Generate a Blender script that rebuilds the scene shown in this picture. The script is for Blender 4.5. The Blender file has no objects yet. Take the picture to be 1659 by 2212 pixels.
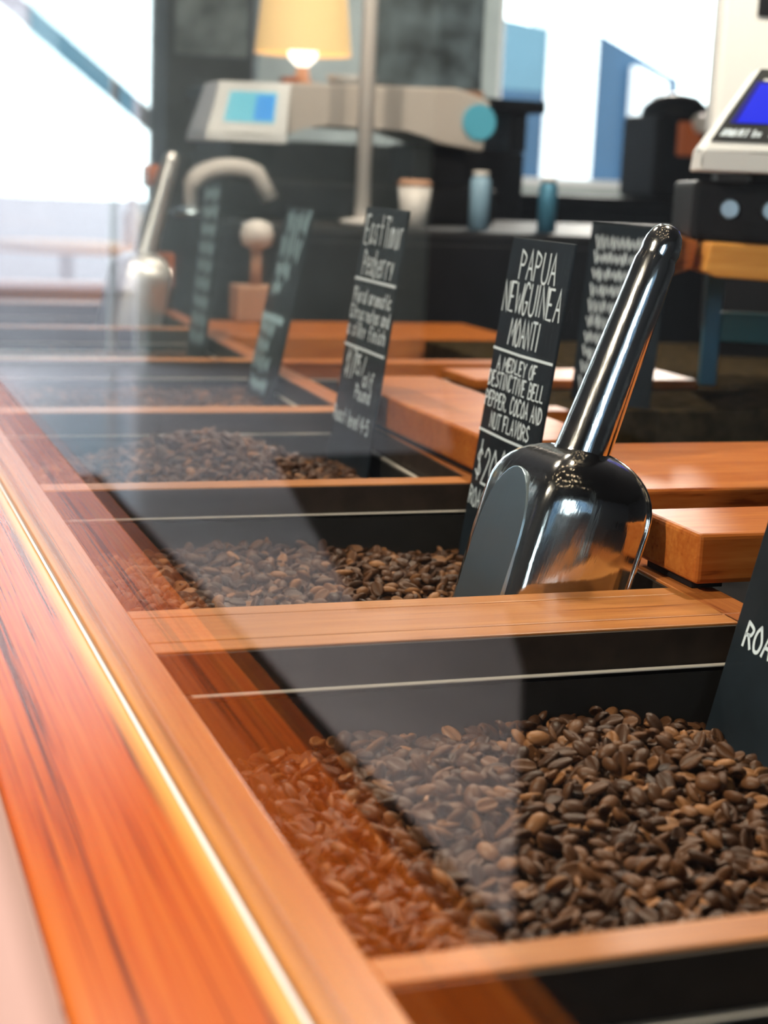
import bpy, bmesh, math, random
import numpy as np
from mathutils import Matrix, Vector
random.seed(7); rng = np.random.default_rng(7)
S = bpy.context.scene; COL = S.collection
# ------------------------------------------------------------------ camera, world, light, exposure
cam = bpy.data.cameras.new('camera'); co = bpy.data.objects.new('camera', cam); COL.objects.link(co)
R = Matrix(((0.94572431, 0.02425753, -0.32406342), (-0.32214319, 0.2012256, -0.92505785), (0.04277024, 0.97924452, 0.19811834)))
co.matrix_world = Matrix.Translation((-0.12017369, 0, 0.22)) @ R.to_4x4()
cam.sensor_fit = 'VERTICAL'; cam.sensor_height = 36; cam.sensor_width = 27; cam.lens = 57.83
cam.clip_start = 0.02; cam.clip_end = 200
cam.dof.use_dof = True; cam.dof.focus_distance = 0.92; cam.dof.aperture_fstop = 9.0
S.camera = co
W = bpy.data.worlds.new('sky'); S.world = W; W.use_nodes = True
W.node_tree.nodes['Background'].inputs[0].default_value = (0.83, 0.95, 1.0, 1)
W.node_tree.nodes['Background'].inputs[1].default_value = 5.6
sun = bpy.data.lights.new('sun', 'SUN'); so = bpy.data.objects.new('sun', sun); COL.objects.link(so)
sun.energy = 3.6; sun.angle = 0.01; sun.color = (1.0, 0.88, 0.82)
so.rotation_euler = Vector((3.39, 3.2, -0.218 * 4.66)).to_track_quat('-Z', 'Y').to_euler()
LAMP_W = 68; LAMP_C = (1.0, 0.85, 0.66)
S.view_settings.view_transform = 'Standard'; S.view_settings.look = 'None'
S.view_settings.exposure = 0.0; S.view_settings.gamma = 1; S.view_settings.use_curve_mapping = False
S.cycles.use_denoising = True
S.cycles.max_bounces = 10; S.cycles.transparent_max_bounces = 16
S.cycles.sample_clamp_indirect = 6

# ------------------------------------------------------------------ materials
def mat(name, col, rough=0.5, metal=0.0, emit=None, es=0.0, spec=0.5, noise=0.0, nscale=20.0, bump=0.0):
    m = bpy.data.materials.new(name); m.use_nodes = True; nt = m.node_tree; b = nt.nodes['Principled BSDF']
    b.inputs['Base Color'].default_value = (*col, 1); b.inputs['Roughness'].default_value = rough
    b.inputs['Metallic'].default_value = metal; b.inputs['Specular IOR Level'].default_value = spec
    if emit: b.inputs['Emission Color'].default_value = (*emit, 1); b.inputs['Emission Strength'].default_value = es
    if noise or bump:
        tc = nt.nodes.new('ShaderNodeTexCoord'); n = nt.nodes.new('ShaderNodeTexNoise'); n.inputs['Scale'].default_value = nscale; n.inputs['Detail'].default_value = 5
        nt.links.new(tc.outputs['Object'], n.inputs['Vector'])
        if noise:
            r = nt.nodes.new('ShaderNodeValToRGB'); e = r.color_ramp.elements
            e[0].position = 0.3; e[1].position = 0.7
            e[0].color = (*[c * (1 - noise) for c in col], 1); e[1].color = (*[min(1, c * (1 + noise)) for c in col], 1)
            nt.links.new(n.outputs['Fac'], r.inputs['Fac']); nt.links.new(r.outputs[0], b.inputs['Base Color'])
        if bump:
            bp = nt.nodes.new('ShaderNodeBump'); bp.inputs['Strength'].default_value = bump; bp.inputs['Distance'].default_value = 0.002
            nt.links.new(n.outputs['Fac'], bp.inputs['Height']); nt.links.new(bp.outputs[0], b.inputs['Normal'])
    return m

def wood(name, light, mid, dark, axis, rough=0.3, cross=60.0, along=2.2, pale_band=None, coat=0.0, spec=0.25, lo=0.36):
    """grain runs along axis; pale_band = (x0, x1, colour): blends to that colour across object X"""
    m = bpy.data.materials.new(name); m.use_nodes = True; nt = m.node_tree; N = nt.nodes.new; L = nt.links.new
    b = nt.nodes['Principled BSDF']; b.inputs['Roughness'].default_value = rough; b.inputs['Specular IOR Level'].default_value = spec; b.inputs['Coat Weight'].default_value = coat; b.inputs['Coat Roughness'].default_value = 0.24
    tc = N('ShaderNodeTexCoord'); oi = N('ShaderNodeObjectInfo'); ad = N('ShaderNodeVectorMath'); ad.operation = 'ADD'
    sc = N('ShaderNodeVectorMath'); sc.operation = 'SCALE'; sc.inputs['Scale'].default_value = 3.0
    cx = N('ShaderNodeCombineXYZ'); [L(oi.outputs['Random'], cx.inputs[i]) for i in range(3)]
    L(cx.outputs[0], sc.inputs[0]); L(tc.outputs['Object'], ad.inputs[0]); L(sc.outputs[0], ad.inputs[1])
    mp = N('ShaderNodeMapping'); s = [cross] * 3; s[axis] = along; mp.inputs['Scale'].default_value = s; L(ad.outputs[0], mp.inputs['Vector'])
    n1 = N('ShaderNodeTexNoise'); n1.inputs['Scale'].default_value = 1.0; n1.inputs['Detail'].default_value = 7; n1.inputs['Roughness'].default_value = 0.62; n1.inputs['Distortion'].default_value = 0.7
    L(mp.outputs[0], n1.inputs['Vector'])
    mp2 = N('ShaderNodeMapping'); s = [cross * 9] * 3; s[axis] = along * 6; mp2.inputs['Scale'].default_value = s; L(ad.outputs[0], mp2.inputs['Vector'])
    n2 = N('ShaderNodeTexNoise'); n2.inputs['Scale'].default_value = 1.0; n2.inputs['Detail'].default_value = 3; L(mp2.outputs[0], n2.inputs['Vector'])
    mx = N('ShaderNodeMix'); mx.inputs['Factor'].default_value = 0.40; L(n1.outputs['Fac'], mx.inputs[2]); L(n2.outputs['Fac'], mx.inputs[3])
    r = N('ShaderNodeValToRGB'); e = r.color_ramp.elements
    e[0].position = lo; e[0].color = (*dark, 1); e[1].position = 0.62; e[1].color = (*light, 1)
    k = e.new(lo + 0.06); k.color = (*mid, 1); k = e.new(0.53); k.color = (*[0.5 * a + 0.5 * c for a, c in zip(mid, light)], 1)
    L(mx.outputs[0], r.inputs['Fac']); out = r.outputs[0]
    if pale_band:
        sx = N('ShaderNodeSeparateXYZ'); L(tc.outputs['Object'], sx.inputs[0])
        wob = N('ShaderNodeMath'); wob.operation = 'MULTIPLY_ADD'; L(n1.outputs['Fac'], wob.inputs[0]); wob.inputs[1].default_value = 0.008; L(sx.outputs[0], wob.inputs[2])
        mr = N('ShaderNodeMapRange'); mr.inputs['From Min'].default_value = pale_band[0]; mr.inputs['From Max'].default_value = pale_band[1]; L(wob.outputs[0], mr.inputs['Value'])
        m2 = N('ShaderNodeMix'); m2.data_type = 'RGBA'; L(mr.outputs[0], m2.inputs['Factor']); L(out, m2.inputs['A']); m2.inputs['B'].default_value = (*pale_band[2], 1); out = m2.outputs['Result']
    L(out, b.inputs['Base Color'])
    bp = N('ShaderNodeBump'); bp.inputs['Strength'].default_value = 0.12; bp.inputs['Distance'].default_value = 0.001; L(mx.outputs[0], bp.inputs['Height']); L(bp.outputs[0], b.inputs['Normal'])
    return m

def glassmat(name, tint=(1, 1, 1), rough=0.0, k=1.0):
    m = bpy.data.materials.new(name); m.use_nodes = True; nt = m.node_tree; nt.nodes.remove(nt.nodes['Principled BSDF']); N = nt.nodes.new; L = nt.links.new
    t = N('ShaderNodeBsdfTransparent'); t.inputs[0].default_value = (*tint, 1)
    g = N('ShaderNodeBsdfGlossy'); g.inputs['Roughness'].default_value = rough
    geo = N('ShaderNodeNewGeometry'); mr = N('ShaderNodeMapRange'); mr.inputs['To Min'].default_value = 1.5; mr.inputs['To Max'].default_value = 1 / 1.5
    L(geo.outputs['Backfacing'], mr.inputs['Value']); f = N('ShaderNodeFresnel'); L(mr.outputs[0], f.inputs['IOR'])
    mx = N('ShaderNodeMixShader'); L(f.outputs[0], mx.inputs[0]); L(t.outputs[0], mx.inputs[1]); L(g.outputs[0], mx.inputs[2])
    L(mx.outputs[0], nt.nodes['Material Output'].inputs[0]); return m

def steelmat(name, rough, col=(0.78, 0.78, 0.78), scratch=0.25):
    m = mat(name, col, rough, 1.0); nt = m.node_tree; b = nt.nodes['Principled BSDF']; N = nt.nodes.new; L = nt.links.new
    tc = N('ShaderNodeTexCoord'); mp = N('ShaderNodeMapping'); mp.inputs['Scale'].default_value = (260, 260, 40); mp.inputs['Rotation'].default_value = (0.3, 0.6, 0.2)
    n = N('ShaderNodeTexNoise'); n.inputs['Scale'].default_value = 1; n.inputs['Detail'].default_value = 4
    L(tc.outputs['Object'], mp.inputs[0]); L(mp.outputs[0], n.inputs['Vector'])
    bp = N('ShaderNodeBump'); bp.inputs['Strength'].default_value = scratch; bp.inputs['Distance'].default_value = 0.0003
    n2 = N('ShaderNodeTexNoise'); n2.inputs['Scale'].default_value = 45; L(tc.outputs['Object'], n2.inputs['Vector'])
    ms = N('ShaderNodeMath'); ms.operation = 'ADD'; L(n.outputs['Fac'], ms.inputs[0]); L(n2.outputs['Fac'], ms.inputs[1])
    L(ms.outputs[0], bp.inputs['Height']); L(bp.outputs[0], b.inputs['Normal'])
    return m

def beanmat(name, attr):
    m = mat(name, (0.12, 0.06, 0.03), 0.46, spec=0.3); nt = m.node_tree; b = nt.nodes['Principled BSDF']; N = nt.nodes.new; L = nt.links.new
    r = N('ShaderNodeValToRGB'); e = r.color_ramp.elements
    e[0].color = (0.036, 0.014, 0.006, 1); e[1].color = (0.32, 0.145, 0.056, 1); k = e.new(0.8); k.color = (0.125, 0.052, 0.020, 1)
    if attr: s = N('ShaderNodeAttribute'); s.attribute_name = 'tone'; L(s.outputs['Fac'], r.inputs['Fac'])
    else: s = N('ShaderNodeObjectInfo'); L(s.outputs['Random'], r.inputs['Fac'])
    L(r.outputs[0], b.inputs['Base Color'])
    tc = N('ShaderNodeTexCoord'); n = N('ShaderNodeTexNoise'); n.inputs['Scale'].default_value = 700; L(tc.outputs['Object'], n.inputs['Vector'])
    bp = N('ShaderNodeBump'); bp.inputs['Strength'].default_value = 0.35; bp.inputs['Distance'].default_value = 0.0006; L(n.outputs['Fac'], bp.inputs['Height']); L(bp.outputs[0], b.inputs['Normal'])
    return m

LT, MD, DK = (0.4816, 0.1720, 0.0430), (0.3440, 0.0946, 0.0189), (0.1376, 0.0284, 0.0069)
M = dict(
    ledge=wood('ledge_wood', (0.5332, 0.1419, 0.0189), (0.4300, 0.0731, 0.0077), (0.1118, 0.0155, 0.0034), 1, 0.21, 85, 1.1, pale_band=(-0.0075, -0.001, (0.6880, 0.3440, 0.0860)), spec=0.5, lo=0.395),
    rail=wood('rail_wood', (0.5332, 0.2150, 0.0516), (0.4300, 0.1419, 0.0301), (0.2408, 0.0602, 0.0120), 1, 0.3, 70, 1.8, spec=0.3),
    woodx=wood('divider_wood', (0.5504, 0.2322, 0.0645), (0.4300, 0.1505, 0.0361), (0.2064, 0.0602, 0.0129), 0, 0.38, 75, 3),
    woody=wood('frame_wood', LT, MD, DK, 1, 0.36, 75, 3),
    lid=wood('lid_wood', (0.4988, 0.1720, 0.0361), (0.3784, 0.1032, 0.0172), (0.2150, 0.0473, 0.0086), 0, 0.42, 38, 5, spec=0.1),
    shelf=wood('shelf_wood', (0.85, 0.42, 0.10), (0.70, 0.30, 0.06), (0.45, 0.16, 0.03), 0, 0.45, 40, 4, spec=0.1),
    white=mat('white_panel', (0.74, 0.49, 0.45), 0.45, noise=0.04, nscale=9),
    bead=mat('clear_sealant', (0.86, 0.86, 0.90), 0.25),
    glass=glassmat('screen_glass', (0.985, 0.995, 0.99)),
    pane=glassmat('window_glass', (0.97, 0.985, 0.98)),
    pan=mat('pan_steel', (0.020, 0.020, 0.019), 0.55, 0.0, spec=0.2, noise=0.2, nscale=30),
    rim=mat('rim_steel', (0.82, 0.78, 0.72), 0.35, 0.1),
    steel=steelmat('polished_steel', 0.12, (0.84, 0.84, 0.84), 0.55),
    brushed=steelmat('brushed_steel', 0.42, (0.88, 0.90, 0.92), 0.1),
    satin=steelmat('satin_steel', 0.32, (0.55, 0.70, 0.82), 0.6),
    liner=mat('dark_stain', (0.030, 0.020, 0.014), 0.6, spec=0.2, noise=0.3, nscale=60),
    slate=mat('slate_paint', (0.010, 0.017, 0.025), 0.6, spec=0.15, noise=0.35, nscale=25),
    chalk=mat('chalk_marker', (0.74, 0.88, 1.0), 0.7),
    chalkb=mat('pale_blue_chalk', (0.50, 0.78, 0.92), 0.7),
    black=mat('black_laminate', (0.009, 0.010, 0.013), 0.55, spec=0.12, noise=0.2, nscale=12),
    olive=mat('dark_stone', (0.034, 0.025, 0.013), 0.9, spec=0.0, noise=0.5, nscale=60),
    plastic=mat('pale_glare_strip', (0.80, 0.84, 0.88), 0.4),
    plasticg=mat('grey_beige_plastic', (0.50, 0.46, 0.43), 0.45),
    panel=mat('black_overlay', (0.012, 0.016, 0.02), 0.35),
    lcd=mat('blue_lcd', (0.0, 0.005, 0.25), 0.3, emit=(0.005, 0.02, 1.0), es=0.75),
    lcdd=mat('dark_blue_lcd_edge', (0.0, 0.0, 0.12), 0.3, emit=(0.0, 0.004, 0.35), es=0.5),
    cyan=mat('cyan_lcd', (0.15, 0.5, 0.6), 0.3, emit=(0.12, 0.50, 0.72), es=0.75),
    cyanb=mat('blue_lcd_corner', (0.05, 0.3, 0.7), 0.3, emit=(0.02, 0.24, 0.75), es=0.8),
    shade=mat('lamp_shade', (0.9, 0.7, 0.4), 0.8, emit=(1.0, 0.60, 0.22), es=0.95),
    bulb=mat('bulb', (1, 0.9, 0.8), 0.5, emit=(1.0, 0.90, 0.78), es=4),
    pbulb=mat('pendant_bulb', (1, 0.8, 0.6), 0.5, emit=(1.0, 0.72, 0.42), es=22),
    sbulb=mat('spot_bulb', (1, 0.8, 0.6), 0.5, emit=(1.0, 0.76, 0.48), es=12),
    greyw=mat('teal_grey_plaster', (0.42, 0.50, 0.50), 0.8, noise=0.15, nscale=3),
    dark=mat('dark_plaster', (0.035, 0.04, 0.05), 0.7, noise=0.2, nscale=3),
    ceil=mat('ceiling_paint', (0.05, 0.05, 0.055), 0.8),
    floor=mat('pale_floor', (0.70, 0.66, 0.74), 0.16, noise=0.12, nscale=3),
    dfloor=mat('dark_floor', (0.03, 0.03, 0.035), 0.5),
    pillar=mat('pillar_paint', (0.055, 0.062, 0.08), 0.6),
    mottle=mat('mottled_print', (0.34, 0.42, 0.44), 0.6, noise=0.8, nscale=9),
    frame=mat('white_frame', (0.75, 0.77, 0.78), 0.5),
    dframe=mat('dark_rail_paint', (0.03, 0.04, 0.055), 0.4),
    bglass=mat('added_blue_facade', (0.006, 0.05, 0.115), 0.25, noise=0.25, nscale=0.4),
    bpale=mat('pale_blue_facade', (0.085, 0.18, 0.24), 0.4, noise=0.2, nscale=0.3),
    bwhite=mat('white_fin', (0.85, 0.88, 0.9), 0.6),
    lav=mat('added_lavender_block', (0.46, 0.42, 0.47), 0.8),
    pave=mat('pavement', (0.11, 0.10, 0.115), 0.8),
    strut=mat('blue_reflection_and_coat', (0.06, 0.22, 0.36), 0.35, 0.3),  # bracket's blue is reflected light put into colour; canister's blue is its own
    teal=mat('teal_reflection', (0.05, 0.24, 0.28), 0.3),  # brace's teal is a reflection put into the base colour
    orange=mat('orange_lacquer', (0.60, 0.16, 0.05), 0.5), pinkbrown=mat('tan_card', (0.5, 0.28, 0.18), 0.6),
    pale=mat('pale_ceramic', (0.72, 0.70, 0.69), 0.35), paleblue=mat('pale_blue_card', (0.25, 0.42, 0.58), 0.5),
    bluebadge=mat('light_blue_badge', (0.10, 0.45, 0.65), 0.4),
    bean=beanmat('roasted_bean', False), beans=beanmat('roasted_beans', True),
)

# ------------------------------------------------------------------ helpers
def link(o, parent=None):
    COL.objects.link(o)
    if parent is not None:
        o.parent = parent; o.matrix_parent_inverse = Matrix()
    return o
def mesh(name, v, f, m, parent=None, smooth=False):
    me = bpy.data.meshes.new(name); me.from_pydata([tuple(map(float, p)) for p in v], [], f); me.materials.append(m); me.update()
    if smooth: me.polygons.foreach_set('use_smooth', [True] * len(me.polygons))
    return link(bpy.data.objects.new(name, me), parent)
def frombm(name, bm, m, parent=None, smooth=False):
    me = bpy.data.meshes.new(name); bmesh.ops.recalc_face_normals(bm, faces=bm.faces); bm.to_mesh(me); bm.free(); me.materials.append(m)
    if smooth: me.polygons.foreach_set('use_smooth', [True] * len(me.polygons))
    return link(bpy.data.objects.new(name, me), parent)
def addbox(bm, lo, hi, bev=0.0, seg=2):
    r = bmesh.ops.create_cube(bm, size=1); vs = r['verts']
    for v in vs: v.co = Vector([(a + b) / 2 + c * (b - a) for a, b, c in zip(lo, hi, v.co)])
    if bev:
        es = list({e for v in vs for e in v.link_edges}); bmesh.ops.bevel(bm, geom=es, offset=bev, segments=seg, profile=0.5, affect='EDGES')
def box(name, lo, hi, m, parent=None, bev=0.0015, seg=2):
    bm = bmesh.new(); addbox(bm, lo, hi, bev, seg); return frombm(name, bm, m, parent)
def prism(name, pts, axis, a, b, m, parent=None, bev=0.0):
    """polygon pts (2D) extruded along axis from a to b; remaining axes keep their order"""
    bm = bmesh.new()
    def P(p, t): q = list(p); q.insert(axis, t); return q
    v0 = [bm.verts.new(P(p, a)) for p in pts]; v1 = [bm.verts.new(P(p, b)) for p in pts]; n = len(pts)
    bm.faces.new(v0); bm.faces.new(v1[::-1])
    for i in range(n): bm.faces.new((v0[i], v0[(i + 1) % n], v1[(i + 1) % n], v1[i]))
    if bev: bmesh.ops.bevel(bm, geom=list(bm.edges), offset=bev, segments=2, profile=0.5, affect='EDGES')
    return frombm(name, bm, m, parent)
def tube(name, pts, rad, m, parent=None, n=14, caps=True):
    pts = [Vector(p) for p in pts]; rad = rad if hasattr(rad, '__len__') else [rad] * len(pts); v = []; f = []
    up = Vector((0.31, 0.17, 0.93))
    for i, p in enumerate(pts):
        d = (pts[min(i + 1, len(pts) - 1)] - pts[max(i - 1, 0)]).normalized(); a = d.cross(up).normalized(); b = d.cross(a)
        for k in range(n): t = 2 * math.pi * k / n; v.append(p + (a * math.cos(t) + b * math.sin(t)) * rad[i])
    for i in range(len(pts) - 1):
        for k in range(n): f.append((i * n + k, i * n + (k + 1) % n, (i + 1) * n + (k + 1) % n, (i + 1) * n + k))
    if caps: f.append(tuple(range(n))[::-1]); f.append(tuple(range((len(pts) - 1) * n, len(pts) * n)))
    return mesh(name, v, f, m, parent, True)
def lathe(name, prof, c, m, parent=None, n=24, caps=True):
    v = [(c[0] + r * math.cos(2 * math.pi * k / n), c[1] + r * math.sin(2 * math.pi * k / n), c[2] + z) for r, z in prof for k in range(n)]; f = []
    for i in range(len(prof) - 1):
        for k in range(n): f.append((i * n + k, i * n + (k + 1) % n, (i + 1) * n + (k + 1) % n, (i + 1) * n + k))
    if caps: f.append(tuple(range(n))[::-1]); f.append(tuple(range((len(prof) - 1) * n, len(prof) * n)))
    return mesh(name, v, f, m, parent, True)
def tag(o, label=None, cat=None, group=None, kind=None):
    for k, x in (('label', label), ('category', cat), ('group', group), ('kind', kind)):
        if x: o[k] = x
    return o
def thing(name, label, cat, loc=(0, 0, 0), group=None, kind=None, mw=None):
    o = bpy.data.objects.new(name, None); o.empty_display_size = 0.01; COL.objects.link(o); o.location = loc
    if mw is not None: o.matrix_world = mw
    return tag(o, label, cat, group, kind)
def off(pts, loc): return [tuple(a - b for a, b in zip(p, loc)) for p in pts]

# ------------------------------------------------------------------ handwriting
GL = {'A': '00 48 80;23 63', 'B': '00 08;~08 57 75 44 04;~04 54 82 60 00', 'C': '~77 58 28 05 03 20 50 71', 'D': '00 08;~08 57 84 51 00', 'E': '78 08 00 70;04 54',
 'F': '78 08 00;04 54', 'G': '~77 58 28 05 03 20 50 73;73 43', 'I': '40 48', 'L': '08 00 70', 'M': '00 18 43 78 80', 'N': '00 08 80 88', 'O': '~48 16 03 20 60 83 66 48',
 'P': '00 08;~08 57 76 54 04', 'R': '00 08;~08 57 76 54 04;34 80', 'S': '~77 48 16 44 82 40 01', 'T': '08 88;48 40', 'U': '~08 02 20 60 82 88', 'V': '08 40 88', 'W': '08 20 45 60 88',
 'Y': '08 44 88;44 40', '$': '~76 47 15 44 72 41 02;49 40', ',': '~41 30 20', '0': '~48 15 03 40 83 85 48', '2': '~06 28 67 65 00;00 80', '4': '68 60;68 03 83', '5': '78 18 15;~15 55 82 50 01',
 '7': '08 88 30', '1': '40 48', '/': '00 88', '-': '14 64', '.': '30 31',
 'a': '~65 25 02 20 62;65 60', 'b': '08 00;~03 35 62 30 00', 'c': '~65 25 02 20 61', 'd': '68 60;~64 35 02 30 61', 'e': '~03 63 55 25 02 20 61', 'f': '~78 48 30;15 55', 'g': '~65 25 03 31 64;65 60 20',
 'h': '08 00;~03 35 63 60', 'i': '30 35;37 38', 'k': '08 00;02 55;13 60', 'l': '38 30', 'm': '05 00;~03 25 33 30;~33 55 63 60', 'n': '05 00;~03 35 63 60', 'o': '~35 03 20 50 63 35', 'r': '05 00;~03 25 55',
 's': '~65 25 23 42 30 01', 't': '38 30;15 55', 'u': '~05 01 30 61;65 60', 'v': '05 30 65', 'w': '05 20 33 50 65', 'y': '05 32;65 20', 'p': '06 00;~05 36 64 33 03', 'K': '08 00;03 78;24 80', 'Z': '08 88 00 80'}
WD = {'I': 0.35, 'i': 0.4, 'l': 0.4, '1': 0.5, 'M': 1.15, 'W': 1.2, 'm': 1.2, 'w': 1.1, ' ': 0.45, ',': 0.45, '.': 0.35}
def catmull(p, n=5):
    p = [np.array(q, float) for q in p]; q = [p[0]] + p + [p[-1]]; out = []
    for i in range(1, len(q) - 2):
        for t in np.linspace(0, 1, n, endpoint=False):
            a, b, c, d = q[i - 1:i + 3]; out.append(0.5 * (2 * b + (c - a) * t + (2 * a - 5 * b + 4 * c - d) * t * t + (3 * b - a - 3 * c + d) * t ** 3))
    return out + [p[-1]]
def ribbon(acc, p, w):
    """flat stroke of width w along 2D points, with square ends, into acc = [verts, faces]"""
    p = [np.array(q, float) for q in p]; n0 = len(acc[0])
    for i, q in enumerate(p):
        d = p[min(i + 1, len(p) - 1)] - p[max(i - 1, 0)]; l = np.hypot(*d) or 1; d = d / l; nn = np.array((-d[1], d[0]))
        if 0 < i < len(p) - 1:
            d1 = p[i] - p[i - 1]; d1 /= (np.hypot(*d1) or 1); k = 1 / max(0.45, abs(nn @ np.array((-d1[1], d1[0]))))
        else: k = 1
        e = q - d * w * 0.35 if i == 0 else q + d * w * 0.35 if i == len(p) - 1 else q
        acc[0] += [tuple(e + nn * w / 2 * k), tuple(e - nn * w / 2 * k)]
    for i in range(len(p) - 1): a = n0 + 2 * i; acc[1].append((a, a + 1, a + 3, a + 2))
def write(acc, text, s0, s1, t0, t1, w, wob=0.0, gap=0.28):
    tot = sum(WD.get(c, 0.8) for c in text) + gap * (len(text) - 1); k = (s1 - s0) / tot; x = s0
    for c in text:
        cw = WD.get(c, 0.8) * k; dy = random.uniform(-wob, wob) * (t1 - t0); sl = random.uniform(-0.03, 0.05) * (t1 - t0)
        for st in GL.get(c, '').split(';'):
            if not st: continue
            sm = st[0] == '~'; q = [(int(z[0]) / 8, int(z[1]) / 8) for z in st.lstrip('~').split()]
            pts = [(x + a * cw + sl * b, t0 + dy + b * (t1 - t0)) for a, b in q]
            ribbon(acc, catmull(pts) if sm else pts, w)
        x += cw + gap * k
def scribble(acc, s0, s1, t0, t1, w):
    n = max(6, int((s1 - s0) / ((t1 - t0) * 0.30))); p = []
    for i in range(n + 1): p.append((s0 + (s1 - s0) * i / n, (t0 if i % 2 else t1) + random.uniform(-0.2, 0.2) * (t1 - t0)))
    ribbon(acc, p, w)

# ------------------------------------------------------------------ the room
def wallmesh(name, boxes, m):
    bm = bmesh.new()
    for lo, hi in boxes: addbox(bm, lo, hi)
    return tag(frombm(name, bm, m), kind='structure')
ZF, ZC, YF = -0.90, 3.30, 9.60
wallmesh('floor', [((-3.6, -4.4, ZF - 0.1), (0.55, YF, ZF)), ((0.55, 4.6, ZF - 0.1), (2.6, YF, ZF))], M['floor'])
wallmesh('floor_staff', [((0.55, -4.4, ZF - 0.1), (7.2, 4.6, ZF)), ((2.6, 4.6, ZF - 0.1), (7.2, YF, ZF))], M['dfloor'])
wallmesh('ceiling', [((-3.6, -4.4, ZC), (7.2, YF + 0.2, ZC + 0.1))], M['ceil'])
wallmesh('wall_back', [((-3.6, -4.5, ZF), (-3.2, -4.4, ZC)), ((1.2, -4.5, ZF), (7.2, -4.4, ZC)), ((-3.2, -4.5, ZF), (1.2, -4.4, 0.75)), ((-3.2, -4.5, 2.35), (1.2, -4.4, ZC))], M['dark'])
wallmesh('wall_right', [((7.2, -4.4, ZF), (7.3, YF, ZC))], M['dark'])
wallmesh('wall_left', [((-3.6, -4.4, ZF), (-3.45, -3.6, ZC)), ((-3.6, -2.2, ZF), (-3.45, YF, ZC)), ((-3.6, -3.6, ZF), (-3.45, -2.2, -0.3)), ((-3.6, -3.6, 1.066), (-3.45, -2.2, ZC))], M['dark'])
wallmesh('wall_far', [((-3.6, YF, ZF), (-1.72, YF + 0.2, ZC)), ((2.35, YF, ZF), (3.86, YF + 0.2, ZC)), ((5.62, YF, ZF), (7.3, YF + 0.2, ZC)), ((3.86, YF, ZF), (5.62, YF + 0.2, 0.22)), ((-1.72, YF, 3.05), (2.35, YF + 0.2, ZC)), ((3.86, YF, 3.05), (5.62, YF + 0.2, ZC))], M['greyw'])
def window(name, x0, x1, z0, z1, y, mulls, axis=0):
    t = tag(bpy.data.objects.new(name, None), kind='structure'); COL.objects.link(t)
    def P(a, b, c, d, e, f): return ((a, c, e), (b, d, f)) if axis == 0 else ((c, a, e), (d, b, f))
    e = 0.05
    for a in ((x0, x1, z0, z0 + e), (x0, x1, z1 - e, z1), (x0, x0 + e, z0 + e, z1 - e), (x1 - e, x1, z0 + e, z1 - e)): box('window_frame', *P(a[0], a[1], y - 0.02, y + 0.04, a[2], a[3]), M['frame'], t, 0.004)
    for q in mulls: box('mullion', *P(q - 0.02, q + 0.02, y - 0.02, y + 0.04, z0 + e, z1 - e), M['frame'], t, 0.004)
    xs = [x0 + e] + list(mulls) + [x1 - e]
    for a, b in zip(xs[:-1], xs[1:]): box('pane', *P(a + 0.02, b - 0.02, y + 0.004, y + 0.012, z0 + e, z1 - e), M['pane'], t, 0)
window('window_1', -1.72, 2.35, ZF, 3.05, YF + 0.08, (-1.53, -0.5, 0.8))
window('window_2', 3.86, 5.62, 0.22, 3.05, YF + 0.08, ())
window('unseen_window_3', -3.6, -2.2, -0.3, 1.066, -3.53, (), 1)  # unseen window, its low top shaped so the sun reaches only the counter front
window('window_4', -3.2, 1.2, 0.75, 2.35, -4.46, ())
# outside the windows
tag(box('street_ground', (-40, YF + 0.2, -1.1), (60, 60, ZF - 0.02), M['pave'], None, 0), kind='structure')
tag(box('street_ground_rear', (-40, -40, -1.1), (60, -4.5, ZF - 0.02), M['pave'], None, 0), kind='structure')
for x0, x1, lab in ((-11.3, -5.3, 'added blue slab outside the rear window, tinting the scoop left of its bright strip'), (-0.4, 9.0, 'added blue slab outside the rear window, tinting the scoop right of its bright strip')):
    b = thing('added_tower', lab, 'building', (x0, -12.0, ZF)); box('facade', (0, -6, 0), (x1 - x0, 0, 11), M['bglass'], b, 0.05)  # unseen slab added to give the scoop handle blue reflections
    for k in range(6): box('ledge', (0, 0.005, 1.2 + 1.6 * k), (x1 - x0, 0.12, 1.35 + 1.6 * k), M['bpale'], b, 0.01)  # ledges of the added unseen slab
b = thing('added_building', 'added lavender building outside, dimming the sky mirrored in the glass screen', 'building', (-13.0, 15.0, ZF))
box('facade', (0, 0, 0), (13.2, 5, 9), M['lav'], b, 0.05)  # unseen block added to dim the sky mirrored in the screen
for k in range(9): box('window_bay', (0.6 + 1.4 * k, -0.04, 1.0), (1.5 + 1.4 * k, -0.005, 3.2), M['bpale'], b, 0.01)
b = thing('glass_office_building', 'blue glass building with white fins seen through the window behind the counter', 'building', (10.5, 24, ZF))
bl = (10.5, 24, ZF)
prism('facade', [(0.55, 0), (0.55, 3.40), (1.95, 2.80), (1.95, 0)], 1, -0.85, 4.0, M['bglass'], b)
prism('pale_wing', [(-1.1, 2.5), (-1.1, 3.5), (-0.27, 3.4), (-0.27, 2.5)], 1, -0.85, 3.0, M['bpale'], b)
prism('dark_wing', [(-1.1, 0), (-1.1, 2.5), (-0.27, 2.5), (-0.27, 0)], 1, -0.85, 3.0, M['bglass'], b)
prism('fin', [(-0.27, 0), (-0.27, 4.6), (0.55, 4.6), (0.55, 0)], 1, -0.9, -0.2, M['bwhite'], b)
prism('fin', [(1.12, 0), (1.12, 2.95), (1.66, 2.75), (1.66, 0)], 1, -1.1, -0.853, M['bwhite'], b)

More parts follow.
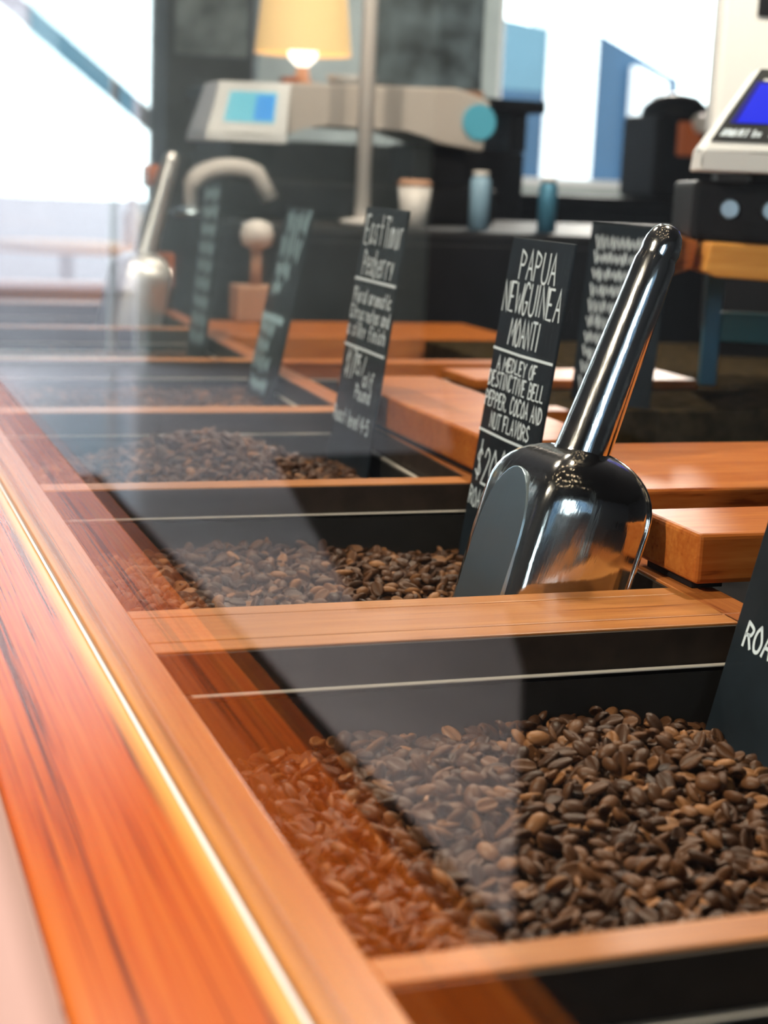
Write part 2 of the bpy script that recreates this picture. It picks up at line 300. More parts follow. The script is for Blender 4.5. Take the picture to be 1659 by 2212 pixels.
# pillar and far things on the customer side
p = tag(bpy.data.objects.new('pillar', None), kind='structure'); COL.objects.link(p); p.location = (1.22, 6.0, ZF)
box('pillar_shaft', (-0.155, -0.12, 0), (0.155, 0.2, ZC - ZF), M['pillar'], p, 0.01)
t = thing('mottled_poster', 'dark mottled poster hanging on the dark pillar', 'poster', (1.22, 5.88, 0.62))
box('sheet', (-0.13, -0.012, 0.0), (0.13, -0.001, 0.75), M['mottle'], t, 0.001)
cp = prism('dark_overlay', [(-3.44, -4.3), (-0.07, -4.3), (-0.07, 6.0), (-0.86, 6.0), (-0.86, 2.13), (-1.43, 3.4), (-1.62, 3.95), (-1.22, 4.0), (-1.6, 6.3), (-2.42, 6.4), (-3.38, 9.15), (-3.44, 9.15)], 2, ZF, ZF + 0.008, mat('overlay', (0.018, 0.019, 0.023), 0.95, spec=0.05, noise=0.3, nscale=40))  # dark floor sheet added, outlined to keep the screen's reflection dark
tag(cp, 'dark carpet added on the pale floor to darken the glass reflection', 'overlay')
t = thing('stair_handrail', 'dark sloping handrail in front of the bright far window', 'handrail', (1.3, 9.2, ZF))
tube('top_rail', [(-0.75, 0, 2.22), (0.55, 0, 1.22)], 0.05, M['dframe'], t)
for x in (-0.6, 0.45): tube('post', [(x, 0, 0), (x, 0, 2.25 - (x + 0.75) / 1.3)], 0.02, M['dframe'], t)
t = thing('cafe_table', 'round pale wooden table by the bright far window', 'table', (1.02, 8.0, ZF))
lathe('table_top', [(0.40, 0.72), (0.42, 0.73), (0.42, 0.75), (0.40, 0.76)], (0, 0, 0), M['shelf'], t, 32)
lathe('leg', [(0.035, 0.03), (0.035, 0.72)], (0, 0, 0), M['dframe'], t); lathe('foot', [(0.25, 0.0), (0.25, 0.015), (0.04, 0.035)], (0, 0, 0), M['dframe'], t)
t = thing('white_bottle', 'white bottle standing on the round table by the window', 'bottle', (1.33, 7.97, ZF + 0.76))
lathe('body', [(0.045, 0), (0.05, 0.02), (0.05, 0.14), (0.025, 0.18)], (0, 0, 0), M['pale'], t); lathe('cap', [(0.022, 0.18), (0.022, 0.22)], (0, 0, 0), M['pale'], t)
# ------------------------------------------------------------------ the counter
def xr(y): return 0.334 + 0.036 * (y - 0.725)
XB, YE = 0.0254, 3.3
DIV = [(0.06, 0.076), (0.398, 0.414), (0.728, 0.803), (1.127, 1.150), (1.495, 1.531), (1.912, 1.940), (2.300, 2.330), (2.70, 2.76), (3.2, 3.3)]
c = thing('service_counter', 'orange wooden counter with recessed coffee bins and glass screen along its edge', 'counter')
box('ledge_board', (-0.0615, -0.3, -0.006), (-0.0012, YE, 0.0), M['ledge'], c, 0.0022, 3)
box('ledge_core', (-0.040, -0.3, -0.16), (-0.0012, YE, -0.006), M['woody'], c, 0)
box('inner_rail', (0.0016, -0.3, -0.030), (XB, YE, 0.0), M['rail'], c, 0.0006)
box('rail_skirt', (0.004, -0.3, -0.16), (XB - 0.001, YE, -0.030), M['woody'], c, 0)
for k, y in enumerate(np.arange(-0.3, YE - 0.1, 0.36)): tag(box('front_panel', (-0.0608, y + 0.0015, -0.86), (-0.0405, min(y + 0.3585, YE), -0.0062), M['white'], c, 0.002))
box('plinth', (-0.02, -0.3, ZF), (0.53, YE, -0.865), M['black'], c, 0)
box('carcass', (-0.034, -0.3, -0.86), (0.54, YE, -0.17), M['black'], c, 0)
box('carcass', (0.54, -0.3, -0.86), (1.0, 2.52, -0.17), M['black'], c, 0)
for i, (a, d) in enumerate(DIV):
    if i == 2:
        for q0, q1 in ((0.728, 0.7436), (0.7446, 0.7878), (0.7886, 0.803)): box('divider', (XB, q0, -0.16), (xr(0.77) + 0.001, q1, 0.0), M['woodx'], c, 0.0007)
    else: box('divider', (XB, a, -0.16), (xr(a) + 0.001, d, 0.0), M['woodx'], c, 0.0008)
cuts = [-0.3, 0.40, 0.745, 0.79, 1.14, 1.51, 1.925, 2.315, 2.73, YE]
for a, d in zip(cuts[:-1], cuts[1:]):
    prism('centre_rail', [(xr(a), a), (xr(a) + 0.024, a), (xr(d) + 0.024, d), (xr(d), d)], 2, -0.16, 0.0, M['woody'], c, 0.0006)
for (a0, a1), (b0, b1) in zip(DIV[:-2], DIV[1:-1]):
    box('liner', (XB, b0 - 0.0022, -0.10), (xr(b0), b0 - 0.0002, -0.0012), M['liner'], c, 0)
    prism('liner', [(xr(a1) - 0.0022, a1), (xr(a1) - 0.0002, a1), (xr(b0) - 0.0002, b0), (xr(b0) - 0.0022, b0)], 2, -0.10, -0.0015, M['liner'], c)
# staff-side row: black recess under the lids, then open bins
box('recess_floor', (0.37, -0.2, -0.13), (1.0, 1.50, -0.12), M['black'], c, 0)
box('recess_wall', (0.99, -0.2, -0.12), (1.02, 1.50, -0.004), M['black'], c, 0)
box('stone_top', (0.70, 1.505, -0.05), (1.9, 2.2, -0.002), M['olive'], c, 0.003)
box('stone_edge', (0.60, 1.5052, -0.05), (0.70, 1.66, -0.002), M['olive'], c, 0.001)
for a, d, x1 in ((1.497, 1.532, 0.60), (1.905, 1.945, 0.70), (2.21, 2.46, 0.86)): box('back_divider', (xr(a) + 0.0245, a, -0.12), (x1, d, -0.001), M['lid'], c, 0.001)
box('back_rail', (0.56, 1.66, -0.001), (0.836, 1.765, 0.010), M['lid'], c, 0.002)
# glass screen
g = thing('glass_screen', 'clear upright glass screen standing on the wooden counter edge', 'glass screen')
box('pane', (-0.001, -0.05, -0.004), (0.004, YE, 0.62), M['glass'], g, 0)
prism('sealant_bead', [(-0.0022, 0.0), (-0.0011, 0.0), (-0.0011, 0.0010)], 1, -0.3, YE, M['bead'], g)

# bean pans: dark steel trays with a bright rolled rim, hung inside each bin
def pan(x0, x1f, y0, y1, label, zr=-0.021, depth=0.14):
    t = thing('bean_pan', label, 'pan', ((x0 + x1f(y0)) / 2, (y0 + y1) / 2, -0.16), 'steel bean pans'); L0 = t.location
    o = 0.004; q = [(x0 + o, y0 + o), (x1f(y0) - o, y0 + o), (x1f(y1) - o, y1 - o), (x0 + o, y1 - o)]; w = 0.0040
    qi = [(x0 + o + w, y0 + o + w), (x1f(y0) - o - w, y0 + o + w), (x1f(y1) - o - w, y1 - o - w), (x0 + o + w, y1 - o - w)]
    v = [(x, y, z) for z, r in ((zr, q), (zr, qi), (zr - depth + 0.006, qi), (zr - depth, q)) for x, y in r]
    f = []
    for i in range(4):
        j = (i + 1) % 4; f += [(4 + i, 4 + j, 8 + j, 8 + i), (i, 12 + i, 12 + j, j)]
    f += [(8, 9, 10, 11), (15, 14, 13, 12)]
    f += [(i, (i + 1) % 4, 4 + (i + 1) % 4, 4 + i) for i in range(4)]
    mesh('tray', off(v, L0), f, M['pan'], t)
    bm = bmesh.new(); a = 0.0006
    for (p0, p1, i0, i1) in [(q[i], q[(i + 1) % 4], qi[i], qi[(i + 1) % 4]) for i in range(4)]:
        vs = [bm.verts.new(Vector((x, y, z)) - L0) for x, y, z in ((*p0, zr + a), (*p1, zr + a), (*i1, zr + a), (*i0, zr + a), (*p0, zr - 0.002), (*p1, zr - 0.002), (*i1, zr - 0.002), (*i0, zr - 0.002))]
        for k in ((0, 1, 2, 3), (7, 6, 5, 4), (0, 4, 5, 1), (2, 6, 7, 3), (1, 5, 6, 2), (3, 7, 4, 0)): bm.faces.new([vs[n] for n in k])
    frombm('rim', bm, M['rim'], t)
    return t
pan(XB, xr, 0.076, 0.398, 'dark steel pan whose far rim shows at the bottom right corner')
pan(XB, xr, 0.414, 0.728, 'dark steel pan holding the nearest large heap of coffee beans')
pan(XB, xr, 0.803, 1.127, 'dark steel pan in the second bin, holding the shiny scoop')
pan(XB, xr, 1.150, 1.495, 'dark steel pan in the third bin with a mounded heap of beans')
pan(XB, xr, 1.531, 1.912, 'dark blurred steel pan in the fourth bin from the front')
pan(XB, xr, 1.940, 2.300, 'dark blurred steel pan in the fifth bin with the farthest slate sign')
pan(XB, xr, 2.330, 2.700, 'dark blurred steel pan in the sixth bin under the distant scoop')
pan(0.392, lambda y: 0.68, 1.533, 1.904, 'dark steel pan in the staff side bin beyond the long lid')

# ------------------------------------------------------------------ beans
def beanmesh(nu, nv):
    L, Wd, T = 0.0058, 0.0040, 0.0050; v = []; f = []
    for i in range(nu + 1):
        u = -1 + 2 * i / nu; u = math.sin(u * math.pi / 2); k = math.sqrt(max(0.0, 1 - u * u)) if 0 < i < nu else 0.10
        k = k ** 0.9
        for j in range(nv):
            a = 2 * math.pi * j / nv; y = math.cos(a) * Wd * k; s = math.sin(a)
            z = s * T * 0.62 * k if s > 0 else s * T * 0.30 * k
            if s < 0: z += max(0, 1 - abs(y) / 0.0016) * T * 0.42 * k
            v.append((u * L, y, z))
    for i in range(nu):
        for j in range(nv): f.append((i * nv + j, i * nv + (j + 1) % nv, (i + 1) * nv + (j + 1) % nv, (i + 1) * nv + j))
    f.append(tuple(range(nv))[::-1]); f.append(tuple(range(nu * nv, nu * nv + nv)))
    return np.array(v), f
def rot(n, flip=0.5, tilt=0.5):
    yaw = rng.uniform(0, 2 * np.pi, n); pi_ = rng.normal(0, tilt, n); ro = rng.normal(0, tilt, n) + np.where(rng.random(n) < flip, np.pi, 0)
    cy, sy, cp, sp, cr, sr = np.cos(yaw), np.sin(yaw), np.cos(pi_), np.sin(pi_), np.cos(ro), np.sin(ro)
    return np.stack([np.stack([cy * cp, cy * sp * sr - sy * cr, cy * sp * cr + sy * sr], -1), np.stack([sy * cp, sy * sp * sr + cy * cr, sy * sp * cr - cy * sr], -1), np.stack([-sp, cp * sr, cp * cr], -1)], 1)
def scatter(x0, x1f, y0, y1, zf, sp, layers, tilt=0.5):
    P = []
    for l in range(layers):
        xs, ys = np.meshgrid(np.arange(x0 + 0.011, 0.70, sp) + (l % 2) * sp / 2, np.arange(y0 + 0.009, y1 - 0.008, sp) + (l % 2) * sp / 2)
        x = xs.ravel() + rng.uniform(-0.42, 0.42, xs.size) * sp; y = ys.ravel() + rng.uniform(-0.42, 0.42, xs.size) * sp
        k = (x < x1f(y) - 0.010) & (y < y1 - 0.007) & (y > y0 + 0.007) & (x > x0 + 0.008); x, y = x[k], y[k]
        P.append(np.stack([x, y, zf(x, y) - l * 0.0040 + rng.normal(0, 0.0020, x.size)], -1))
    P = np.concatenate(P); return P, rot(len(P), 0.6, tilt), rng.uniform(0.88, 1.12, len(P))
def stuff(name, P, Q, sc, bm, label):
    V, F = bm; n = len(P); nv = len(V)
    vv = (np.einsum('nij,vj->nvi', Q, V) * sc[:, None, None] + P[:, None, :]).reshape(-1, 3)
    quads = np.array([q for q in F if len(q) == 4]); caps = [q for q in F if len(q) != 4]
    lt = np.concatenate([quads.ravel()] + [np.array(q) for q in caps]); ls = np.array([4] * len(quads) + [len(q) for q in caps])
    idx = (lt[None] + (np.arange(n) * nv)[:, None]).ravel(); tot = np.tile(ls, n); st = np.concatenate([[0], np.cumsum(tot)[:-1]])
    me = bpy.data.meshes.new(name); me.vertices.add(n * nv); me.vertices.foreach_set('co', vv.ravel()); me.loops.add(len(idx)); me.loops.foreach_set('vertex_index', idx)
    me.polygons.add(len(tot)); me.polygons.foreach_set('loop_start', st); me.polygons.foreach_set('use_smooth', np.ones(len(tot), bool)); me.update(calc_edges=True)
    at = me.attributes.new('tone', 'FLOAT', 'POINT'); at.data.foreach_set('value', np.repeat(rng.random(n), nv))
    me.materials.append(M['beans']); o = link(bpy.data.objects.new(name, me))
    return tag(o, label, 'coffee beans', None, 'stuff')
HI, MID, LOW = beanmesh(10, 16), beanmesh(7, 12), beanmesh(4, 6)
def sm(x, a, b): t = np.clip((x - a) / (b - a), 0, 1); return t * t * (3 - 2 * t)
def z3(x, y): return -0.049 + 0.012 * np.exp(-((x - 0.23) / 0.10) ** 2 - ((y - 0.65) / 0.07) ** 2) - 0.010 * sm(x, 0.27, 0.33) + 0.002 * np.sin(55 * x + 20 * y)
def z2(x, y): return -0.046 + 0.004 * np.sin(30 * x) * np.cos(25 * y) - 0.006 * sm(x, 0.25, 0.33)
def z1(x, y): return -0.047 + 0.046 * np.exp(-(((x - 0.19) / 0.10) ** 2 + ((y - 1.36) / 0.10) ** 2))
P, Q, sc = scatter(XB, xr, 0.455, 0.728, z3, 0.0089, 4)
# a row of beans that hides behind the near divider is left out; nearest visible ones become single objects
Rn = np.array(R); cp_ = np.array((-0.12017369, 0, 0.22)); q = (P - cp_) @ Rn
px = 829.5 - 3553.6 * q[:, 0] / q[:, 2]; py = 1106 + 3553.6 * q[:, 1] / q[:, 2]
nl = np.repeat(0, len(P)); top = P[:, 2] > z3(P[:, 0], P[:, 1]) - 0.0022
edge = 2067 - 0.111 * (px - 830)
ok = top & (px > 840) & (px < 1640) & (py < edge - 14) & (py > 0)
order = np.argsort(np.where(ok, -q[:, 2], 9)); pick = order[:300]; rest = np.setdiff1d(np.arange(len(P)), pick)
me = bpy.data.meshes.new('coffee_bean'); me.from_pydata([tuple(p) for p in HI[0]], [], HI[1]); me.materials.append(M['bean']); me.polygons.foreach_set('use_smooth', [True] * len(me.polygons))
for i in pick:
    o = bpy.data.objects.new('coffee_bean', me); COL.objects.link(o)
    o.matrix_world = Matrix.Translation(P[i]) @ Matrix(Q[i]).to_4x4() @ Matrix.Scale(sc[i], 4)
    tag(o, 'roasted brown coffee bean at the near edge of the nearest heap', 'coffee bean', 'coffee beans at the front of the nearest bin')
stuff('coffee_beans', P[rest], Q[rest], sc[rest], HI, 'heap of roasted brown coffee beans in the nearest bin')
stuff('coffee_beans', *scatter(XB, xr, 0.83, 1.127, z2, 0.0084, 3), MID, 'dark roasted coffee beans in the second bin beside the scoop')
stuff('coffee_beans', *scatter(XB, xr, 1.20, 1.495, z1, 0.0084, 3), MID, 'mounded dark coffee beans in the third bin, behind the second')
stuff('coffee_beans', *scatter(XB, xr, 1.56, 1.912, lambda x, y: -0.034 + 0 * x, 0.0085, 1, 0.3), LOW, 'blurred dark coffee beans in the fourth bin from the front')
stuff('coffee_beans', *scatter(XB, xr, 1.97, 2.300, lambda x, y: -0.032 + 0 * x, 0.0095, 1, 0.3), LOW, 'blurred coffee beans around the farthest slate sign')
stuff('coffee_beans', *scatter(XB, xr, 2.37, 2.700, lambda x, y: -0.032 + 0 * x, 0.0105, 1, 0.3), LOW, 'blurred coffee beans under the distant scoop')
stuff('coffee_beans', *scatter(0.395, lambda y: 0.68 + 0 * y, 1.56, 1.904, lambda x, y: -0.045 + 0 * x, 0.0085, 1, 0.3), LOW, 'coffee beans in the staff side bin behind the long lid')

# ------------------------------------------------------------------ slate signs
def sign(label, X, Y, Z, lean, roll, w, h, low, yaw=-2):
    y, l, r = map(math.radians, (yaw, lean, roll))
    u = Vector((math.sin(y), -math.cos(y), 0)); n0 = Vector((-math.cos(y), -math.sin(y), 0)); v = Vector((0, 0, 1)) * math.cos(l) - n0 * math.sin(l)
    uu = u * math.cos(r) + v * math.sin(r); vv = -u * math.sin(r) + v * math.cos(r); nn = uu.cross(vv)
    mw = Matrix(((uu.x, vv.x, nn.x, X), (uu.y, vv.y, nn.y, Y), (uu.z, vv.z, nn.z, Z), (0, 0, 0, 1)))
    t = thing('slate_sign', label, 'sign', mw=mw, group='slate bean signs')
    box('board', (-0.003, low, -0.0022), (w, h, 0.0), M['slate'], t, 0.0007)
    return t
def letters(t, name, acc, m='chalk', z=0.0004): return mesh(name, [(a, b, z) for a, b in acc[0]], acc[1], M[m], t)
t = sign('tall slate sign reading PAPUA NEW GUINEA MOANTI behind the shiny scoop', 0.3291, 1.10, -0.02, 7.25, 0.1, 0.109, 0.2052, -0.075)
for a in ((('PAPUA', 0.022, 0.087, 0.1772, 0.197),), (('NEW', 0.001, 0.037, 0.1535, 0.174), ('GUINEA', 0.038, 0.105, 0.1535, 0.174)), (('MOANTI', 0.023, 0.077, 0.1308, 0.149),),
          (('A MEDLEY OF', 0.0105, 0.084, 0.1112, 0.1205),), (('DESTINCTIVE BELL', -0.001, 0.103, 0.0983, 0.109),), (('PEPPER, COCOA AND', -0.001, 0.106, 0.084, 0.0947),),
          (('NUT FLAVORS', 0.016, 0.0897, 0.0698, 0.0802),), (('$20', 0.004, 0.042, 0.029, 0.0545), ('00', 0.050, 0.064, 0.045, 0.057)), (('ROAST LEVEL', 0.0005, 0.085, 0.0105, 0.0235),)):
    acc = [[], []]
    for s, s0, s1, t0, t1 in a: write(acc, s, s0, s1, t0, t1, 0.0018 if t1 - t0 > 0.015 else 0.00145, 0.03)
    letters(t, 'lettering', acc)
for t0 in (0.125, 0.0652):
    acc = [[], []]; ribbon(acc, [(-0.002, t0 + 0.0004), (0.05, t0 - 0.0004), (0.108, t0)], 0.0019); letters(t, 'rule_line', acc)
t = sign('slate sign reading East Timor Peaberry in the third bin', 0.3385, 1.47, -0.02, 7.15, 0.0, 0.126, 0.2162, -0.07)
for a in ((('East', 0.008, 0.066, 0.183, 0.209), ('Timor', 0.070, 0.122, 0.183, 0.209)), (('Peaberry', 0.017, 0.112, 0.155, 0.178),), (('Floral aromatic', 0.004, 0.120, 0.130, 0.142),), (('Citrus notes and', 0.0, 0.124, 0.1145, 0.126),),
          (('a silky finish', 0.0, 0.120, 0.0985, 0.111),), (('$17', 0.012, 0.040, 0.060, 0.086), ('75 /', 0.042, 0.074, 0.066, 0.083)), (('Half', 0.062, 0.105, 0.058, 0.071),), (('Pound', 0.056, 0.104, 0.045, 0.057),), (('Roast level 4-5', -0.001, 0.112, 0.018, 0.031),)):
    acc = [[], []]
    for s, s0, s1, t0, t1 in a: write(acc, s, s0, s1, t0, t1, 0.0022, 0.03)
    letters(t, 'lettering', acc)
for t0 in (0.1505, 0.089):
    acc = [[], []]; ribbon(acc, [(-0.002, t0), (0.124, t0)], 0.0026); letters(t, 'rule_line', acc)
t = sign('blurred slate sign with pale blue writing in the fourth bin', 0.359, 1.87, -0.02, 11.3, 0.3, 0.126, 0.209, -0.045)
for s0, s1, t0, t1 in ((0.02, 0.118, 0.182, 0.202), (0.012, 0.108, 0.152, 0.174), (0.016, 0.08, 0.128, 0.146), (0.018, 0.055, 0.108, 0.122), (0.0, 0.10, 0.078, 0.083), (0.004, 0.07, 0.062, 0.075), (0.004, 0.06, 0.04, 0.056), (0.0, 0.08, 0.02, 0.036), (0.01, 0.09, -0.002, 0.01)):
    acc = [[], []]; scribble(acc, s0, s1, t0, t1, 0.0042); letters(t, 'lettering', acc, 'chalkb')
t = sign('farthest slate sign, pale and blurred, standing in the fifth bin', 0.368, 2.25, -0.02, 5.4, 0.7, 0.12, 0.229, -0.045)
for t0 in np.arange(0.012, 0.21, 0.024):
    acc = [[], []]; scribble(acc, 0.008, 0.108, t0, t0 + 0.015, 0.0045); letters(t, 'lettering', acc, 'chalkb')
t = sign('nearest slate sign, cut off at the right edge, standing in the nearest beans', 0.305, 0.70, -0.047, 13.2, 0, 0.112, 0.25, -0.045)
acc = [[], []]; write(acc, 'ROAST LEVEL', 0.0085, 0.105, 0.0475, 0.0595, 0.0019, 0.03); letters(t, 'lettering', acc)
t = sign('dark sign with white script standing behind the scoop handle', 0.640, 1.58, 0.0, 6.0, 0, 0.095, 0.185, 0.0, yaw=30)
for k in range(10):
    t0 = 0.012 + 0.0165 * k; acc = [[], []]; scribble(acc, 0.006, 0.05 + 0.004 * k, t0, t0 + 0.0105, 0.0022); letters(t, 'lettering', acc)

# ------------------------------------------------------------------ scoops
def scoop(label, loc, axis, openv, size=1.0, group='steel coffee scoops', sk='steel'):
    """axis: from mouth up to handle; openv: direction the open side faces"""
    a = Vector(axis).normalized(); e = -(Vector(openv) - a * Vector(openv).dot(a)).normalized(); w = a.cross(e)   # e: towards the flat underside
    mw = Matrix(((e.x, w.x, a.x, loc[0]), (e.y, w.y, a.y, loc[1]), (e.z, w.z, a.z, loc[2]), (0, 0, 0, 1))) @ Matrix.Scale(size, 4)
    t = thing('coffee_scoop', label, 'scoop', mw=mw, group=group)
    def sec(ph, k):   # ph -100..100 deg : cross-section of the trough, flattened underneath
        x = 0.060 * math.cos(ph); y = 0.050 * math.copysign(abs(math.sin(ph)) ** 0.9, math.sin(ph))
        fl = 0.044; x = x if x < fl - 0.006 else fl - 0.006 + 0.006 * math.tanh((x - fl + 0.006) / 0.006)
        return x * k + 0.0, y * k
    rows = []; zs = [(-0.075, 0.93), (-0.04, 0.97), (0.0, 1.0), (0.03, 1.0)]
    for i in range(1, 13):
        tt = i / 12 * 0.995; zs.append((0.03 + 0.040 * math.sin(tt * math.pi / 2), max(0.02, (1 - math.sin(tt * math.pi / 2) ** 2.6) ** (1 / 2.1))))
    NP = 40; v = []; f = []
    for z, k in zs:
        for j in range(NP + 1):
            ph = math.radians(-112 + 224 * j / NP); x, y = sec(ph, k); v.append((x, y, z))
    n = NP + 1
    for i in range(len(zs) - 1):
        for j in range(NP): f.append((i * n + j, (i + 1) * n + j, (i + 1) * n + j + 1, i * n + j + 1))
    o = mesh('bowl', v, f, M[sk], t, True); so_ = o.modifiers.new('thick', 'SOLIDIFY'); so_.thickness = 0.0016; so_.offset = 0
    for j in (0, NP): tube('lip', [v[i * n + j] for i in range(len(zs))], 0.0017, M['steel'], t, 8)
    # satin facet: the flat underside, an arch-topped plate barely proud of the bowl
    fp = []; H = 0.050; hw = 0.027
    for k in range(17): an = math.pi * k / 16; fp.append((hw * math.cos(an), 0.004 + 0.045 * math.sin(an)))
    fp = [(hw * 0.98, -0.074)] + fp + [(-hw * 0.98, -0.074)]
    prism('flat_base', fp, 0, 0.0425, 0.0455, M['satin'], t, 0.0006)
    # handle
    hb = Vector((0.008, 0.0, 0.058)); hd = Vector((-0.06, 0.0, 1)).normalized(); Lh = 0.150
    pts = []; rad = []
    for s, r in ((0, 0.0172), (0.004, 0.0156), (0.01, 0.0150), (0.06, 0.0140), (0.11, 0.0131), (0.128, 0.0128), (0.1315, 0.0118), (0.134, 0.0116), (0.137, 0.0121), (0.142, 0.0116), (0.147, 0.0098), (0.1505, 0.0068), (0.152, 0.0025)):
        r *= 1.12 - 0.16 * s / 0.152; pts.append(hb + hd * s + Vector((-0.05 * max(0, s - 0.131), 0, 0))); rad.append(r)
    tube('handle', pts, rad, M[sk], t, 28)
    return t
scoop('shiny steel scoop standing mouth down in the second bin with its handle up', (0.2945, 0.868, 0.0), (0.30, 0.03, 1.0), (1.0, 0.06, 0.0))
scoop('small blurred steel scoop far down the counter, handle tilted right', (0.362, 2.58, 0.012), (0.20, 0.0, 1.0), (1.0, 0.1, 0), 1.15, sk='brushed')

# ------------------------------------------------------------------ lids
def lid(label, x0, x1, y0, y1, z1=0.0335, z0=0.0045):
    t = thing('bin_lid', label, 'wooden lid', (x0, y0, z0), 'thick wooden bin lids')
    box('slab', (0, 0, 0), (x1 - x0, y1 - y0, z1 - z0), M['lid'], t, 0.0032, 3)
    for x in (0.0035, (x1 - x0) * 0.75): box('foot', (x, 0.01, -0.0042), (x + 0.02, y1 - y0 - 0.01, 0.0004), M['black'], t, 0.0005)
    return t
lid('short thick wooden lid at the right, nearest to the camera', 0.3425, 0.80, 0.7885, 0.862)
lid('wide wooden lid lying just behind the nearest lid', 0.362, 0.80, 0.918, 1.098)
lid('long orange wooden lid between the two readable slate signs', 0.3520, 0.452, 1.112, 1.500)
box_sup = box('lid_bearer', (0.80, 0.75, -0.12), (0.83, 1.3, 0.0), M['black'], c, 0.001)

# ------------------------------------------------------------------ raised shelf, near scale
t = thing('raised_shelf', 'thick orange wooden shelf raised on a steel bracket coloured with blue reflections at the right', 'shelf', (0.74, 1.5, 0.0))
prism('shelf_board', [(0.0, 0.141), (0.012, 0.136), (0.26, 0.128), (0.26, 0.166), (0.005, 0.171)], 1, 0.0, 0.26, M['shelf'], t, 0.003)
prism('shelf_end', [(-0.052, 0.136), (-0.036, 0.132), (-0.008, 0.143), (-0.004, 0.171), (-0.03, 0.176), (-0.046, 0.168)], 1, 0.02, 0.20, M['lid'], t, 0.003)
box('bracket_leg', (0.046, 0.235, -0.002), (0.066, 0.250, 0.133), M['strut'], t, 0.002)
box('bracket_leg', (0.165, 0.235, -0.002), (0.185, 0.250, 0.131), M['strut'], t, 0.002)
box('bracket_brace', (0.0655, 0.237, 0.050), (0.1655, 0.248, 0.085), M['teal'], t, 0.002)
t.rotation_euler.z = math.radians(-20)
t = thing('weighing_scale', 'white scale with deep blue screen at the top right corner', 'weighing scale', (0.726, 1.5, 0.171), 'counter scales'); L0 = Vector((0.72, 1.5, 0.171))
BL, TL, BR, TR = (Vector(p) - L0 for p in ((0.722, 1.50, 0.263), (0.777, 1.54, 0.347), (0.982, 1.50, 0.263), (0.927, 1.54, 0.347)))
def head(t, BL, TL, BR, TR, lipz, depth, m):
    d = Vector((0, depth, 0)); lo = Vector((-0.002, 0, lipz)); lr = Vector((0.002, 0, lipz))
    bm = bmesh.new(); pr = [BL + lo, BR + lr, BR, TR, TL, BL]; a = [bm.verts.new(p) for p in pr]; b_ = [bm.verts.new(Vector((p.x, BL.y, p.z)) + d) for p in pr]
    for q in ((a[0], a[1], a[2], a[5]), (a[5], a[2], a[3], a[4])): bm.faces.new(q)
    bm.faces.new(b_[::-1])
    for i in range(6): bm.faces.new((a[i], a[(i + 1) % 6], b_[(i + 1) % 6], b_[i]))
    bmesh.ops.bevel(bm, geom=list(bm.edges), offset=0.002, segments=2, profile=0.5, affect='EDGES')
    return frombm('display_head', bm, m, t)
def facemap(BL, TL, BR, TR):
    nrm = (BR - BL).cross(TL - BL).normalized()
    return lambda u, v, h=0.0: (BL.lerp(BR, u)).lerp(TL.lerp(TR, u), v) + nrm * h
def plate(name, F, u0, u1, v0, v1, h0, h1, m, par):
    p = [F(u, v, h) for h in (h0, h1) for u, v in ((u0, v0), (u1, v0), (u1, v1), (u0, v1))]
    return mesh(name, p, [(4, 5, 6, 7), (3, 2, 1, 0), (0, 1, 5, 4), (1, 2, 6, 5), (2, 3, 7, 6), (3, 0, 4, 7)], m, par)
hd = head(t, BL, TL, BR, TR, -0.021, 0.11, M['plastic']); F = facemap(BL, TL, BR, TR)
pn = plate('display_panel', F, 0.005, 0.935, 0.10, 0.985, -0.0005, 0.0012, M['panel'], t)
plate('screen_border', F, 0.035, 0.885, 0.32, 0.83, 0.0008, 0.0016, M['lcdd'], pn)
plate('screen', F, 0.062, 0.855, 0.325, 0.80, 0.0012, 0.0021, M['lcd'], pn)
plate('screen_glare', F, 0.07, 0.30, 0.835, 0.86, 0.0008, 0.0018, M['plastic'], pn)  # glare highlight built as a pale strip above the screen
acc = [[], []]
write(acc, 'ZERO NET', 0.03, 0.135, 0.165, 0.245, 0.009); write(acc, 'kg', 0.16, 0.19, 0.165, 0.245, 0.009); write(acc, 'lb', 0.23, 0.26, 0.165, 0.245, 0.009)
mesh('lettering', [F(a, b, 0.0016) for a, b in acc[0]], acc[1], M['chalk'], pn)
box('base', (0.0, 0.05, 0.0005), (0.30, 0.30, 0.062), M['black'], t, 0.006); box('neck', (0.06, 0.06, 0.062), (0.2, 0.105, 0.10), M['black'], t, 0.003)
for x in (0.038, 0.081):
    bm = bmesh.new(); bmesh.ops.create_cone(bm, cap_ends=True, segments=24, radius1=0.0105, radius2=0.009, depth=0.008, matrix=Matrix.Translation((x, 0.046, 0.034)) @ Matrix.Rotation(math.pi / 2, 4, 'X')); frombm('knob', bm, M['satin'], t)
t.rotation_euler.z = math.radians(-24)
t = thing('pale_grey_box', 'pale grey box with a dark slot behind the near scale', 'printer', (1.036, 2.02, -0.002))
t.rotation_euler.z = math.radians(-28)
box('body', (-0.005, 0, 0.30), (0.30, 0.25, 0.55), M['plastic'], t, 0.012, 3); box('stand', (0.01, 0.01, 0.02), (0.29, 0.24, 0.30), M['black'], t, 0.004); box('slot', (0.045, -0.004, 0.455), (0.25, 0.004, 0.485), M['black'], t, 0.002); box('foot', (0.02, 0.02, 0.0), (0.27, 0.23, 0.02), M['black'], t, 0.002)

